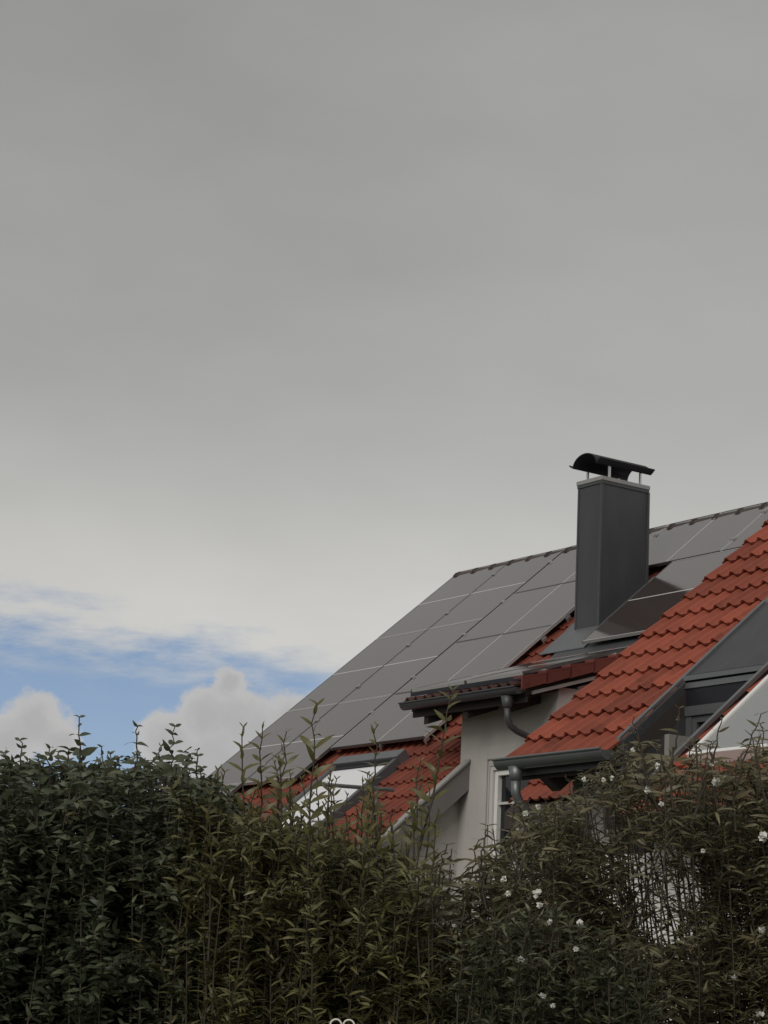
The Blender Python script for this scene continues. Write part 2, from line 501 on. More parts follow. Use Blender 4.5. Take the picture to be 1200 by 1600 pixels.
# main roof deck
X0, X1 = -1.16, 9.6
def deckz(h, off=0): return DZ + h * TP - off
r = MB()
HE = -6.15; HR = -4.42
r.prism([(HE, deckz(HE)), (0, DZ), (6.1, DZ - 6.1 * TP), (6.1, DZ - 6.1 * TP - .16), (0, DZ - .16), (HE, deckz(HE) - .16)], 'x', X0 + .03, 4.16)
r.prism([(-2.2, deckz(-2.2)), (0, DZ), (6.1, DZ - 6.1 * TP), (6.1, DZ - 6.1 * TP - .16), (0, DZ - .16), (-2.2, deckz(-2.2) - .16)], 'x', 4.16, WU1 + .03)
r.prism([(HR, deckz(HR)), (0, DZ), (6.1, DZ - 6.1 * TP), (6.1, DZ - 6.1 * TP - .16), (0, DZ - .16), (HR, deckz(HR) - .16)], 'x', WU1 + .03, X1)
roof = r.build('roof', MT['darkwood'], A)
# tile field: v = 0 at the ridge, rows run down the slope
TB0, TZ0 = 0.0, TZ - .030 / CT
rows = [-.06 - TL * (k + 1) for k in range(28)]
colsx = [4.17 - TW * (k + 1) for k in range(18)]
colsr = [5.68 + TW * k for k in range(13)]
near, far = [], []
for v in rows:
    h = v * CT
    if h < HE - .05: continue
    for x in colsx:
        seen = (x > .35 and v < -4.45) or (2.75 < x and -3.2 < v < -1.1)
        (near if seen else far).append((x, v))
    for x in [4.17 + TW * k for k in range(5)]:
        if h > -2.45: (near if v < -1.0 else far).append((x, v))
    for x in colsr:
        if h < HR - .1: continue
        (near if (x < 6.9 and v < -4.6) else far).append((x, v))
place_tiles(roof, TMA, near, TB0, TZ0)
join_tiles(roof, TMA, far, TB0, TZ0, 'roof_tile_field', MT['tileA'])
# ridge tiles
rg = MB(); nseg = 8
pr = []
for k in range(nseg + 1):
    t = PI * k / nseg
    pr.append((-.145 * math.cos(t), .105 * math.sin(t) - .02))
v = []; f = []
for (x, sc) in ((0, 1.15), (.03, 1.15), (.032, 1.02), (.44, .90)):
    for p_ in pr: v.append((x, p_[0] * sc, p_[1] * sc))
n = nseg + 1
for j in range(3):
    for i in range(nseg): f.append((j * n + i, j * n + i + 1, (j + 1) * n + i + 1, (j + 1) * n + i))
f.append(tuple(range(n))); f.append(tuple(reversed(range(3 * n, 4 * n))))
rg.add(v, f); RGM = rg.mesh('ridge_tile', MT['ridge'], False)
k = 0
x = X0 + .02
while x < X1 - .3:
    linked('ridge_tile', RGM, roof, (x, 0.03, TZ + .052), (0, R(-.6), random.uniform(-.01, .01)))
    x += .385; k += 1
# verge board with caps above the side wall
b = MB()
def slopebox(mb, x0, x1, ha, hb, zt, th):
    """box following the main slope between ha and hb; zt vertical offset of its top from the tile plane"""
    mb.prism([(ha, TZ + ha * TP + zt), (hb, TZ + hb * TP + zt), (hb, TZ + hb * TP + zt - th), (ha, TZ + ha * TP + zt - th)], 'x', x0, x1)
slopebox(b, 4.205, 4.245, HE, -3.785, .035, .29)
b.build('verge_board', MT['board'], A)
c_ = MB(); slopebox(c_, 4.05, 4.20, HE, WH + .2, -.13, .03); c_.build('soffit', MT['darkwood'], A)
for k in range(4):
    hb = -3.79 - k * .60; ha = max(hb - .62, HE)
    c = MB(); slopebox(c, 4.165, 4.262, ha, hb, .064 - .004 * (k % 2) , .026 + .002 * k); c.build('board_cap', MT['cap'], A)
# left verge trim
lv = MB(); slopebox(lv, X0 - .02, X0 + .045, HE, 0, .05, .24); lv.build('verge_trim', MT['zincd'], A)
# main gutter
def gutter(parent, x0, x1, h, zt, r=.066, mat='zinc', name='gutter'):
    m = MB(); prof = [(h + r * math.cos(t), zt + r * math.sin(t)) for t in [PI + PI * k / 12 for k in range(13)]]
    prof = [(h - r - .012, zt + .004)] + prof
    m.sheet(prof, 'x', x0, x1, .004)
    half = [(h + r * math.cos(t), zt + r * math.sin(t)) for t in [PI + PI * k / 12 for k in range(13)]]
    m.prism(half, 'x', x0 - .004, x0); m.prism(half, 'x', x1, x1 + .004)
    m.tube([(x0 - .004, h - r - .006, zt + .006), (x1 + .004, h - r - .006, zt + .006)], .010, 8)
    return m.build(name, MT[mat], parent)
gutter(A, -1.15, 4.2, HE - .05, deckz(HE) - .02)

# shed roof of the bay: tile surface z = DE + (h + 4.247) * DS
DE, DS = 4.880, .3077
DT = math.atan(DS)
def dz_(h, off=0): return DE + (h + 4.247) * DS - off
SX0, SX1 = 3.775, 5.70
d = MB()
d.prism([(-4.22, dz_(-4.22, .05)), (-2.05, dz_(-2.05, .05)), (-2.05, dz_(-2.05, .13)), (-4.22, dz_(-4.22, .13))], 'x', SX0 + .02, SX1 - .02)
d.box(SX0 + .02, SX1 - .03, -4.205, -4.18, 4.70, 4.83)           # fascia
bay = d.build('bay_roof', MT['darkwood'], A)
cells = []
for kx in range(6):
    for kv in range(8):
        cells.append((SX0 + .0 + kx * (TW + .018), kv * TL))
dd = math.cos(DT)
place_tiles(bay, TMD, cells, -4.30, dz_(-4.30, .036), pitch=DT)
ra = MB()
for xr in (3.95, 4.62, 5.30): ra.prism([(-4.17, 4.62), (-3.5, 4.86), (-3.5, 4.95), (-4.17, 4.74)], 'x', xr, xr + .07)
ra.build('rafter', MT['darkwood'], A)
so = MB(); so.prism([(-4.17, 4.745), (WH, 4.86), (WH, 4.875), (-4.17, 4.76)], 'x', SX0 + .04, SX1 - .05); so.build('bay_soffit', MT['darkwood'], A)
# red verge tiles up the right edge of the shed roof
for k in range(7):
    h0 = -4.30 + k * .31 * dd
    vt = MB()
    zt = .055 + (.0)
    vt.prism([(h0 - .012, dz_(h0 - .012, -.052)), (h0 + .318 * dd, dz_(h0 + .318 * dd, -.030)), (h0 + .318 * dd, dz_(h0 + .318 * dd, .052)), (h0 - .012, dz_(h0 - .012, .062))], 'x', SX1 + .018, SX1 + .040)
    vt.prism([(h0 - .012, dz_(h0 - .012, -.075)), (h0 + .318 * dd, dz_(h0 + .318 * dd, -.053)), (h0 + .318 * dd, dz_(h0 + .318 * dd, -.033)), (h0 - .012, dz_(h0 - .012, -.053))], 'x', SX1 - .10, SX1 + .040)
    vt.build('verge_tile', MT['verge'], bay)
ub = MB(); ub.prism([(-4.15, dz_(-4.15, .10)), (-2.1, dz_(-2.1, .10)), (-2.1, dz_(-2.1, .135)), (-4.15, dz_(-4.15, .135))], 'x', WU1 + .002, SX1 + .01)
ub.build('verge_soffit', MT['cap'], bay)
gutter(A, 3.79, 5.69, -4.315, 4.822, .060, 'zincd', 'bay_gutter')
dp = MB()
dp.tube([(5.50, -4.30, 4.755), (5.50, -4.30, 4.66), (5.50, -4.30, 4.64)], [.068, .046, .034], 14)
dp.tube([(5.50, -4.30, 4.65), (5.50, -4.29, 4.54), (5.50, -4.25, 4.47), (5.50, -4.17, 4.43), (5.50, -4.0, 4.385), (5.50, -3.90, 4.34), (5.50, -3.845, 4.28), (5.50, -3.84, 4.15), (5.50, -3.84, .3)], .032, 12)
dp.build('downpipe', MT['zincd'], A, smooth=True)

# chimney
CX0, CX1, CY0, CY1, CTZ = 3.395, 3.805, -1.74, -1.06, 7.665
ch = MB(); ch.box(CX0, CX1, CY0, CY1, 4.6, CTZ)
chim = ch.build('chimney', MT['clad'], A, bevel=.008)
cs = MB()
e = .004
for (x, y) in ((CX0, CY0), (CX1, CY0), (CX1, CY1)):
    cs.box(x - .022, x + .006, y - .006, y + .022, 5.2, CTZ - .03) if x == CX1 and y == CY0 else cs.box(x - .006, x + .018, y - .006, y + .018, 5.2, CTZ - .03)
cs.build('corner_strip', MT['zincd'], chim)
cr = MB(); cr.box(CX0 - .02, CX1 + .02, CY0 - .02, CY1 + .02, CTZ, CTZ + .048); cr.build('rim', MT['rim'], chim, bevel=.005)
cl = MB(); cl.box(CX0 - .012, CX1 + .012, CY0 - .012, CY1 + .012, CTZ - .035, CTZ - .002); cl.build('rim_flashing', MT['zincd'], chim)
fl = MB(); fl.box(3.47, 3.73, -1.60, -1.2, CTZ + .05, CTZ + .065); fl.build('flue', MT['dark'], chim)
HOZ = CTZ + .215
prof = []
cxm = (CX0 + CX1) / 2 + .005
for k in range(4): prof.append((cxm - .275 + .075 * k / 3, HOZ + .012 - .047 * (k / 3) ** .8))
for k in range(1, 16):
    t = PI * k / 16; prof.append((cxm - .20 * math.cos(t), HOZ - .035 + .138 * math.sin(t)))
for k in range(4): prof.append((cxm + .20 + .075 * k / 3, HOZ - .035 + .052 * (k / 3) ** 1.2))
hd = MB(); hd.sheet(prof, 'y', -1.84, -1.02, .010)
hd.build('cowl_hood', MT['dark'], chim)
for (x, y) in ((CX0 + .01, CY0 + .12), (CX1 - .02, CY0 + .12), (CX1 - .02, CY1 - .10), (CX0 + .01, CY1 - .10)):
    p_ = MB(); p_.box(x - .011, x + .011, y - .011, y + .011, CTZ + .048, HOZ - .028 + .0); p_.build('cowl_post', MT['alu'], chim)
# flashing round the chimney foot and valley sheet
fz = MB()
def onroof(x, h, lift): return (x, h, TZ + h * TP + lift)
def patch(mb, pts, lift, th=.012):
    """flat sheet lying on the main slope"""
    n = len(pts)
    v = [onroof(x, h, lift) for x, h in pts] + [onroof(x, h, lift - th) for x, h in pts]
    mb.add(v, [tuple(range(n)), tuple(reversed(range(n, 2 * n)))] + [(i, n + i, n + (i + 1) % n, (i + 1) % n) for i in range(n)])
patch(fz, [(3.22, -2.10), (4.00, -2.10), (4.00, -1.70), (3.22, -1.70)], .058)
patch(fz, [(3.80, -1.70), (3.98, -1.70), (3.98, -.95), (3.80, -.95)], .061)
patch(fz, [(3.20, -1.70), (3.40, -1.70), (3.40, -.95), (3.20, -.95)], .061)
fz.build('chimney_flashing', MT['zinc'], A)
vf = MB(); vf.prism([(-2.75, dz_(-2.75, -.045)), (-2.22, dz_(-2.22, -.065)), (-1.98, TZ - 1.98 * TP + .05), (-1.98, TZ - 1.98 * TP + .04), (-2.22, dz_(-2.22, -.052)), (-2.75, dz_(-2.75, -.035))], 'x', 3.5, 6.0)
vf.build('junction_flashing', MT['zincd'], A)

# roof window, left part
def roof_window(parent, x0, x1, ha, hb, z0, name, label, fm, hoodm, panem, ft=.07, raise_=.085, blind=None, left_white=None):
    """z0: tile-plane height at h = 0 of the slope it lies in"""
    L = (hb - ha) / CT
    o = MB()
    th = raise_
    o.box(0, ft, 0, L, -.05, th); o.box(x1 - x0 - ft, x1 - x0, 0, L, -.05, th)
    o.box(ft, x1 - x0 - ft, 0, ft, -.05, th)
    wn = o.build(name, fm, parent, bevel=.006, loc=(x0, ha, z0 + ha * TP), rot=(TH, 0, 0))
    h_ = MB(); h_.box(-.01, x1 - x0 + .01, L - .13, L + .02, -.03, th + .02); h_.build('hood', hoodm, wn, bevel=.006)
    i_ = MB(); i_.box(ft, x1 - x0 - ft, L - .20, L - .13, -.02, th - .015); i_.build('top_rail', MT['dark'], wn)
    p_ = MB(); p_.box(ft + .001, x1 - x0 - ft - .001, ft + .001, L - .205, th - .045, th - .03)
    p_.build('pane', panem, wn)
    return wn
m_, b_, p_ = material('bright_pane')
p_.inputs['Base Color'].default_value = (.86, .87, .90, 1); p_.inputs['Roughness'].default_value = .12
MT['bright'] = m_
rw = roof_window(A, 1.66, 2.90, -4.80, -3.60, TZ + .03, 'roof_window', None, MT['greyframe'], MT['zinc'], MT['bright'])

# ------------------------------------------------------------------ solar arrays
def array(name, label):
    o = empty(name, ORI, YAW); tag(o, label, 'solar panels'); return o
def panel_parts(Wd, Ln, short_light=True):
    fr = MB(); t = .012
    if Ln >= Wd:
        fr.box(0, t, 0, Ln, -.035, 0); fr.box(Wd - t, Wd, 0, Ln, -.035, 0)
    else:
        fr.box(t, Wd - t, 0, t, -.035, 0); fr.box(t, Wd - t, Ln - t, Ln, -.035, 0)
    fr.box(t, Wd - t, t, Ln - t, -.033, -.020)
    ed = MB()
    if Ln >= Wd:
        ed.box(t, Wd - t, 0, t, -.035, .0005)
    else:
        ed.box(0, t, 0, Ln, -.035, .0005)
    gl = MB(); gl.box(t, Wd - t, t, Ln - t, -.018, -.002)
    st = MB()
    if Ln >= Wd: st.box(t, Wd - t, Ln / 2 - .009, Ln / 2 + .009, -.019, -.0005)
    else: st.box(Wd / 2 - .007, Wd / 2 + .007, t, Ln - t, -.019, -.0005)
    return (fr.mesh('solar_panel', MT['rail']), ed.mesh('end_rail', MT['edge']), gl.mesh('cell_glass', MT['panel']), st.mesh('centre_strip', MT['strip']))
MT['edge'] = simple('panel_edge', (.60, .59, .58), .45, .5, var=.08)  # end rails paler than the long ones: reflected light put into the colour
MT['strip'] = simple('panel_strip', (.62, .60, .59), .4, .1, var=.1)
clm = MB(); clm.box(-.030, .030, -.022, .022, -.01, .012); clm.tube([(0, 0, .012), (0, 0, .02)], .012, 6)
CLM = clm.mesh('clamp', MT['alu'])
cache = {}
def panel(parent, x, v, Wd, Ln, base=0.0, z0=RZ, pitch=TH, clamps=()):
    key = (Wd, Ln)
    if key not in cache: cache[key] = panel_parts(Wd, Ln)
    fr, ed, gl, st = cache[key]
    p = linked('solar_panel', fr, parent, (x, base + v * math.cos(pitch), z0 + v * math.sin(pitch)), (pitch + random.uniform(-.0015, .0015), random.uniform(-.0015, .0015), 0))
    linked('end_rail', ed, p); linked('end_rail', ed, p, ((0, Ln - .012, 0) if Ln >= Wd else (Wd - .012, 0, 0))); linked('cell_glass', gl, p); linked('centre_strip', st, p)
    for (cx, cy) in clamps: linked('clamp', CLM, p, (cx, cy, 0))
    return p
arr = array('solar_array', 'large array of dark solar panels covering the main roof left and right of the chimney')
PL, PW = 1.690, 1.134; LP, WP = 1.70, 1.143
for c in range(2):
    x = -1.165 + c * WP
    for r_ in range(3):
        v = -.005 - (r_ + 1) * LP
        panel(arr, x, v, PW, PL, clamps=((PW + .009, PL * .22), (PW + .009, PL * .78)))
panel(arr, -1.165, -.005 - 4 * LP, PW, PL, clamps=((PW + .009, PL * .78),))
for r_ in range(1, 4):
    panel(arr, 1.155, .005 - (r_ + 1) * 1.132, 1.83, 1.124)
panel(arr, 1.155, .005 - 1.132, 1.83, 1.124)
for x in (3.005, 4.815, 6.66):
    panel(arr, x, .005 - 1.132, 1.80 if x < 4 else 1.83, 1.124, clamps=((-.01, .25), (-.01, .86)))
for x in (4.03, 5.17, 6.31):
    panel(arr, x, -1.145 - PL, PW, PL)
# hooks that show past the panel edges
hk = MB(); hk.box(-.012, .012, -.02, .04, -.07, -.036); hk.box(-.008, .008, -.035, -.02, -.09, -.04)
HKM = hk.mesh('roof_hook', MT['alu'])
for (x, v, p_, b_, z_) in ((2.95, -4.52, TH, 0, RZ), (3.0, -2.05, TH, 0, RZ), (3.0, -1.62, TH, 0, RZ), (3.0, -2.5, TH, 0, RZ), (2.1, -4.52, TH, 0, RZ)):
    linked('roof_hook', HKM, arr, (x + .02, b_ + v * math.cos(p_), z_ + v * math.sin(p_)), (p_, 0, 0))
arr2 = array('solar_array', 'pair of solar panels on the low shed roof just below the chimney')
PZ = 5.003 + .0; 
for x in (3.74, 4.68):
    panel(arr2, x, 0, .92, 1.66, base=-4.20, z0=PZ, pitch=DT)
rl = MB()
for hh in (-3.95, -3.05): rl.box(3.70, 5.66, hh - .02, hh + .02, dz_(hh, -.05), dz_(hh, -.05) + .03)
rl.build('mounting_rail', MT['alu'], arr2)
rl = MB(); rl.prism([(-4.19, dz_(-4.19, -.028)), (-4.10, dz_(-4.10, -.028)), (-4.10, dz_(-4.10, -.09)), (-4.19, dz_(-4.19, -.09))], 'x', 3.72, 5.60)
rl.prism([(-4.09, dz_(-4.09, -.028)), (-2.65, dz_(-2.65, -.028)), (-2.65, dz_(-2.65, -.088)), (-4.09, dz_(-4.09, -.088))], 'x', 5.53, 5.59)
rl.build('underside_shade', MT['dark'], arr2)  # black strips added to stand for the shade under the panels
for hh in (.55, 1.25): linked('roof_hook', HKM, arr2, (5.61, -4.20 + hh * dd, PZ + hh * math.sin(DT)), (DT, 0, 0))

# ------------------------------------------------------------------ pole with arm in front of the roof window
def loc2w(u, h, z):
    return ORI + Matrix.Rotation(YAW, 3, 'Z') @ Vector((u, h, z))
pe = empty('metal_pole', loc2w(4.0, -4.75, 3.38), YAW)
tag(pe, 'thin grey pole with a level arm on the red roof beside the roof window', 'pole')
m = MB(); m.tube([(0, 0, 0), (0, 0, .52)], .018, 8); m.box(-.05, .05, -.05, .05, -.03, .01); m.build('pole', MT['zinc'], pe)
m = MB(); m.tube([(0, -.72, .50), (0, .20, .53)], .020, 8); m.build('arm', MT['zinc'], pe)

# ------------------------------------------------------------------ HOUSE B
B = empty('neighbouring_house', ORI, YAW)
tag(B, 'nearer house at right edge with bright red tiled roof and a grey framed roof cut-out', 'house')
RB = 9.898
def bz(h, off=0): return RB + h * TP - off
BX0, BX1 = 9.69, 16.2
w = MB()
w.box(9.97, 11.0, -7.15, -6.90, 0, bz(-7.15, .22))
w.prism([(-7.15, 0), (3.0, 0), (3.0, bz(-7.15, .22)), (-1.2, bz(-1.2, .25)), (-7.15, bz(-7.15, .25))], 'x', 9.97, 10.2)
w.build('side_wall', MT['wallB_shade'], B)
w = MB()
w.box(11.7, 16.0, -7.90, -7.65, 0, bz(-7.9, .22))
w.box(10.98, 11.7, -7.90, -7.65, 0, 2.75)
w.box(10.98, 11.2, -7.65, -6.92, 0, 2.45)
w.prism([(-7.65, 0), (3.0, 0), (3.0, bz(-7.15, .22)), (-1.2, bz(-1.2, .25)), (-7.65, bz(-7.65, .25))], 'x', 15.8, 16.0)
w.box(9.97, 16.0, 2.8, 3.0, 0, bz(-7.15, .3))
w.build('wall', MT['wallB'], B)
CU0, CU1 = 10.955, 11.765            # roof cut-out
def bslab(mb, x0, x1, ha, hb, a=.035, t=.15):
    mb.prism([(ha, bz(ha, a)), (hb, bz(hb, a)), (hb, bz(hb, a + t)), (ha, bz(ha, a + t))], 'x', x0, x1)
r = MB()
bslab(r, BX0 + .03, CU0, -7.50, -1.2, .06)
bslab(r, CU0, CU1, -6.95, -1.2, .06)
bslab(r, CU1, BX1, -8.20, -1.2, .06)
r.prism([(-1.2, bz(-1.2, .06)), (3.2, bz(-5.6, .06)), (3.2, bz(-5.6, .2)), (-1.2, bz(-1.2, .2))], 'x', BX0 + .03, BX1)
roofB = r.build('roof', MT['darkwood'], B)
near, far = [], []
vb = -7.585 / CT
k = 0
SKX0, SKX1, SKH0, SKH1 = 11.965, 13.1, -7.83, -6.55
for kr in range(-5, 30):
    v = vb + kr * TL; h = v * CT
    if h > -1.45: break
    for kc in range(22):
        x = BX0 + kc * TW
        xc = x + TW / 2; hc = h + .12
        if h < -7.60 and xc < CU1 : continue
        if h < -8.33: continue
        if CU0 - .12 < xc < CU1 and hc < -6.16: continue
        if SKX0 - .05 < xc < SKX1 and SKH0 < hc < SKH1: continue
        seen = (x < 11.95 and h < -4.9) or (x < 13.1 and h < -7.8)
        (near if seen else far).append((x, v))
place_tiles(roofB, TMB, near, 0, RB - .030 / CT)
join_tiles(roofB, TMB, far, 0, RB - .030 / CT, 'roof_tile_field', MT['tileB'])
# gutter and its pipe
gutter(B, 9.745, 10.93, -7.645, bz(-7.6) + .000, .066, 'zinc')
gutter(B, 11.80, 16.2, -8.34, bz(-8.28), .07, 'zincd')
dp = MB()
gz = bz(-7.6)
dp.tube([(9.93, -7.645, gz - .05), (9.93, -7.645, gz - .12), (9.93, -7.645, gz - .15)], [.062, .044, .035], 14)
dp.tube([(9.93, -7.645, gz - .14), (9.93, -7.64, gz - .24), (9.93, -7.60, gz - .31), (9.93, -7.52, gz - .37), (9.93, -7.34, gz - .48), (9.93, -7.26, gz - .55), (9.93, -7.23, gz - .66), (9.93, -7.23, .3)], .034, 12)
dp.build('downpipe', MT['zinc'], B, smooth=True)
ra = MB()
for xr in (10.02, 10.75): ra.prism([(-7.50, bz(-7.5, .21)), (-7.0, bz(-7.0, .21)), (-7.0, bz(-7.0, .40)), (-7.38, bz(-7.5, .29))], 'x', xr, xr + .09)
ra.build('rafter', MT['darkwood'], B)
bo = MB(); bo.box(9.75, 10.94, -7.56, -7.535, gz - .10, gz - .01); bo.build('fascia', MT['zincd'], B)
# metal sheet above the window, cut-out edges, window and cheeks
m = MB(); bslab(m, CU0, CU1 + .0, -6.93, -6.20, -.042, .10); m.build('metal_sheet', MT['clad'], B)
m = MB(); bslab(m, CU0 - .02, CU1 + .16, -6.20, -6.12, -.060, .07); m.build('sheet_flashing', MT['zinc'], B)
m = MB(); bslab(m, CU0 - .035, CU0 + .000, -7.56, -6.19, -.062, .022); m.build('edge_trim', MT['zinc'], B)
m = MB(); bslab(m, CU1, CU1 + .035, -8.1, -6.19, -.075, .035); m.build('edge_trim', MT['zinc'], B)
m = MB(); bslab(m, CU1 + .002, CU1 + .033, -8.1, -6.19, -.040, .16); m.build('edge_upstand', MT['dark'], B)
m = MB()
for (dh, a, t) in ((-.985, .0, .030), (-.955, .052, .045)):
    pass
zf = bz(-6.93)
m.box(CU0 + .002, CU1 - .002, -6.990, -6.935, zf - .012, zf + .022)
m.box(CU0 + .002, CU1 - .002, -6.972, -6.935, zf - .065, zf - .025)
m.build('fascia_strip', MT['zinc'], B)
m = MB(); m.box(CU0 + .002, CU1 - .002, -6.960, -6.90, zf - .19, zf - .067); m.build('blind_box', MT['dark'], B)
m = MB(); m.box(CU0 + .002, CU1 - .002, -6.972, -6.93, zf - .26, zf - .192); m.build('lintel', MT['greyframe'], B)
wf = MB(); ring(wf, CU0 + .06, CU1 - .02, 2.6, zf - .262, .045, -6.95, -6.90)
wf.box(CU0 + .002, CU0 + .06, -6.96, -6.90, 2.6, zf - .262)
wf = wf.build('window', MT['greyframe'], B)
pn = MB(); pn.box(CU0 + .106, CU1 - .066, -6.93, -6.92, 2.645, zf - .308); pn.build('pane', MT['glass'], wf)
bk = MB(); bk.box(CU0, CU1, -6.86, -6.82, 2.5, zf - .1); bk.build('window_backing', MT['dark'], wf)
m = MB(); m.prism([(-7.52, 2.5), (-6.93, 2.5), (-6.93, bz(-6.93, -.01)), (-7.52, bz(-7.52, -.01))], 'x', CU0 - .04, CU0 - .002); m.build('cheek', MT['clad'], B)
m = MB(); m.box(CU0, CU1, -7.65, -6.9, 2.45, 2.5); m.build('terrace_floor', MT['rim'], B)
# big skylight on the right
L = (SKH1 - SKH0) / CT
sk = MB(); Wd = SKX1 - SKX0
sk.box(0, .035, 0, L, -.04, .075); sk.box(Wd - .05, Wd, 0, L, -.04, .075); sk.box(.035, Wd - .05, 0, .035, -.04, .075); sk.box(.035, Wd - .05, L - .06, L, -.04, .075)
skl = sk.build('skylight', MT['white'], B, bevel=.004, loc=(SKX0, SKH0, bz(SKH0) + .01), rot=(TH, 0, 0))
pn = MB(); pn.box(.036, Wd - .051, .036, L - .061, .045, .058); pn.build('pane', MT['skyglass'], skl)

# ------------------------------------------------------------------ shrubs
def leaf_template(w, arch, fold=.0, st=(0, .18, .45, .75, 1.0), wd=(.12, .8, 1.0, .62, 0)):
    v = []; f = []
    for s_, q in zip(st, wd):
        y = s_; zz = -arch * s_ * s_
        if q == 0: v.append((0, y, zz))
        else: v += [(-w * q / 2, y, zz + fold * w * q / 2), (w * q / 2, y, zz + fold * w * q / 2)]
    k = 0
    for i in range(len(st) - 1):
        if wd[i + 1] == 0: f.append((k, k + 1, k + 2))
        else: f.append((k, k + 1, k + 3, k + 2)); k += 2
    return np.array(v, float), f

def np_mesh(name, V, F, mat, tint=None):
    """V (n,3); F list of (tris array, quads array)"""
    me = bpy.data.meshes.new(name)
    tris, quads = F
    nl = tris.size + quads.size; npoly = len(tris) + len(quads)
    me.vertices.add(len(V)); me.vertices.foreach_set('co', V.astype(np.float32).ravel())
    me.loops.add(nl); me.polygons.add(npoly)
    li = np.concatenate([quads.ravel(), tris.ravel()]).astype(np.int32)
    me.loops.foreach_set('vertex_index', li)
    ls = np.concatenate([np.arange(len(quads)) * 4, len(quads) * 4 + np.arange(len(tris)) * 3]).astype(np.int32)
    me.polygons.foreach_set('loop_start', ls)
    me.update(calc_edges=True); me.validate()
    if tint is not None:
        a = me.attributes.new('tint', 'FLOAT', 'POINT'); a.data.foreach_set('value', tint.astype(np.float32))
    me.materials.append(mat)
    return me

def leaves_mesh(name, P, D, N, S, tmpl, mat, tint):
    """instance the template: P positions, D direction of growth, N upper side, S sizes"""
    tv, tf = tmpl
    n = len(P); k = len(tv)
    X = np.cross(D, N); X /= np.linalg.norm(X, axis=1)[:, None] + 1e-9
    Nn = np.cross(X, D)
    V = P[:, None, :] + S[:, None, None] * (tv[None, :, 0:1] * X[:, None, :] + tv[None, :, 1:2] * D[:, None, :] + tv[None, :, 2:3] * Nn[:, None, :])
    off = (np.arange(n) * k)[:, None, None]
    q = np.array([f for f in tf if len(f) == 4]); t = np.array([f for f in tf if len(f) == 3])
    Q = (q[None] + off).reshape(-1, 4); T = (t[None] + off).reshape(-1, 3)
    return np_mesh(name, V.reshape(-1, 3), (T, Q), mat, np.repeat(tint, k))

def tubes_mesh(name, paths, mat):
    V = []; Q = []; o = 0
    for pts, r0, r1 in paths:
        pts = np.asarray(pts); n = len(pts)
        d = np.gradient(pts, axis=0); d /= np.linalg.norm(d, axis=1)[:, None] + 1e-9
        a = np.cross(d, [.3, .9, .1]); a /= np.linalg.norm(a, axis=1)[:, None] + 1e-9
        b = np.cross(d, a)
        r = np.linspace(r0, r1, n)[:, None]
        ringv = [pts + r * (a * math.cos(t) + b * math.sin(t)) for t in (0, 2 * PI / 3, 4 * PI / 3)]
        V.append(np.stack(ringv, 1).reshape(-1, 3))
        i = np.arange(n - 1)[:, None] * 3
        for k in range(3):
            k2 = (k + 1) % 3
            Q.append(np.concatenate([i + k, i + k2, i + 3 + k2, i + 3 + k], 1) + o)
        o += n * 3
    return np_mesh(name, np.concatenate(V), (np.zeros((0, 3), int), np.concatenate(Q)), mat)

def unit(v): return v / (np.linalg.norm(v, axis=-1, keepdims=True) + 1e-9)

def path(p0, p1, bend, n=9):
    p0 = np.array(p0, float); p1 = np.array(p1, float)
    t = np.linspace(0, 1, n)[:, None]
    side = rng.normal(0, 1, 3) * np.array([1, 1, .1]); side /= np.linalg.norm(side)
    return p0 + (p1 - p0) * t + side * bend * np.sin(t * PI * .9) + rng.normal(0, .006, (n, 3)) * t

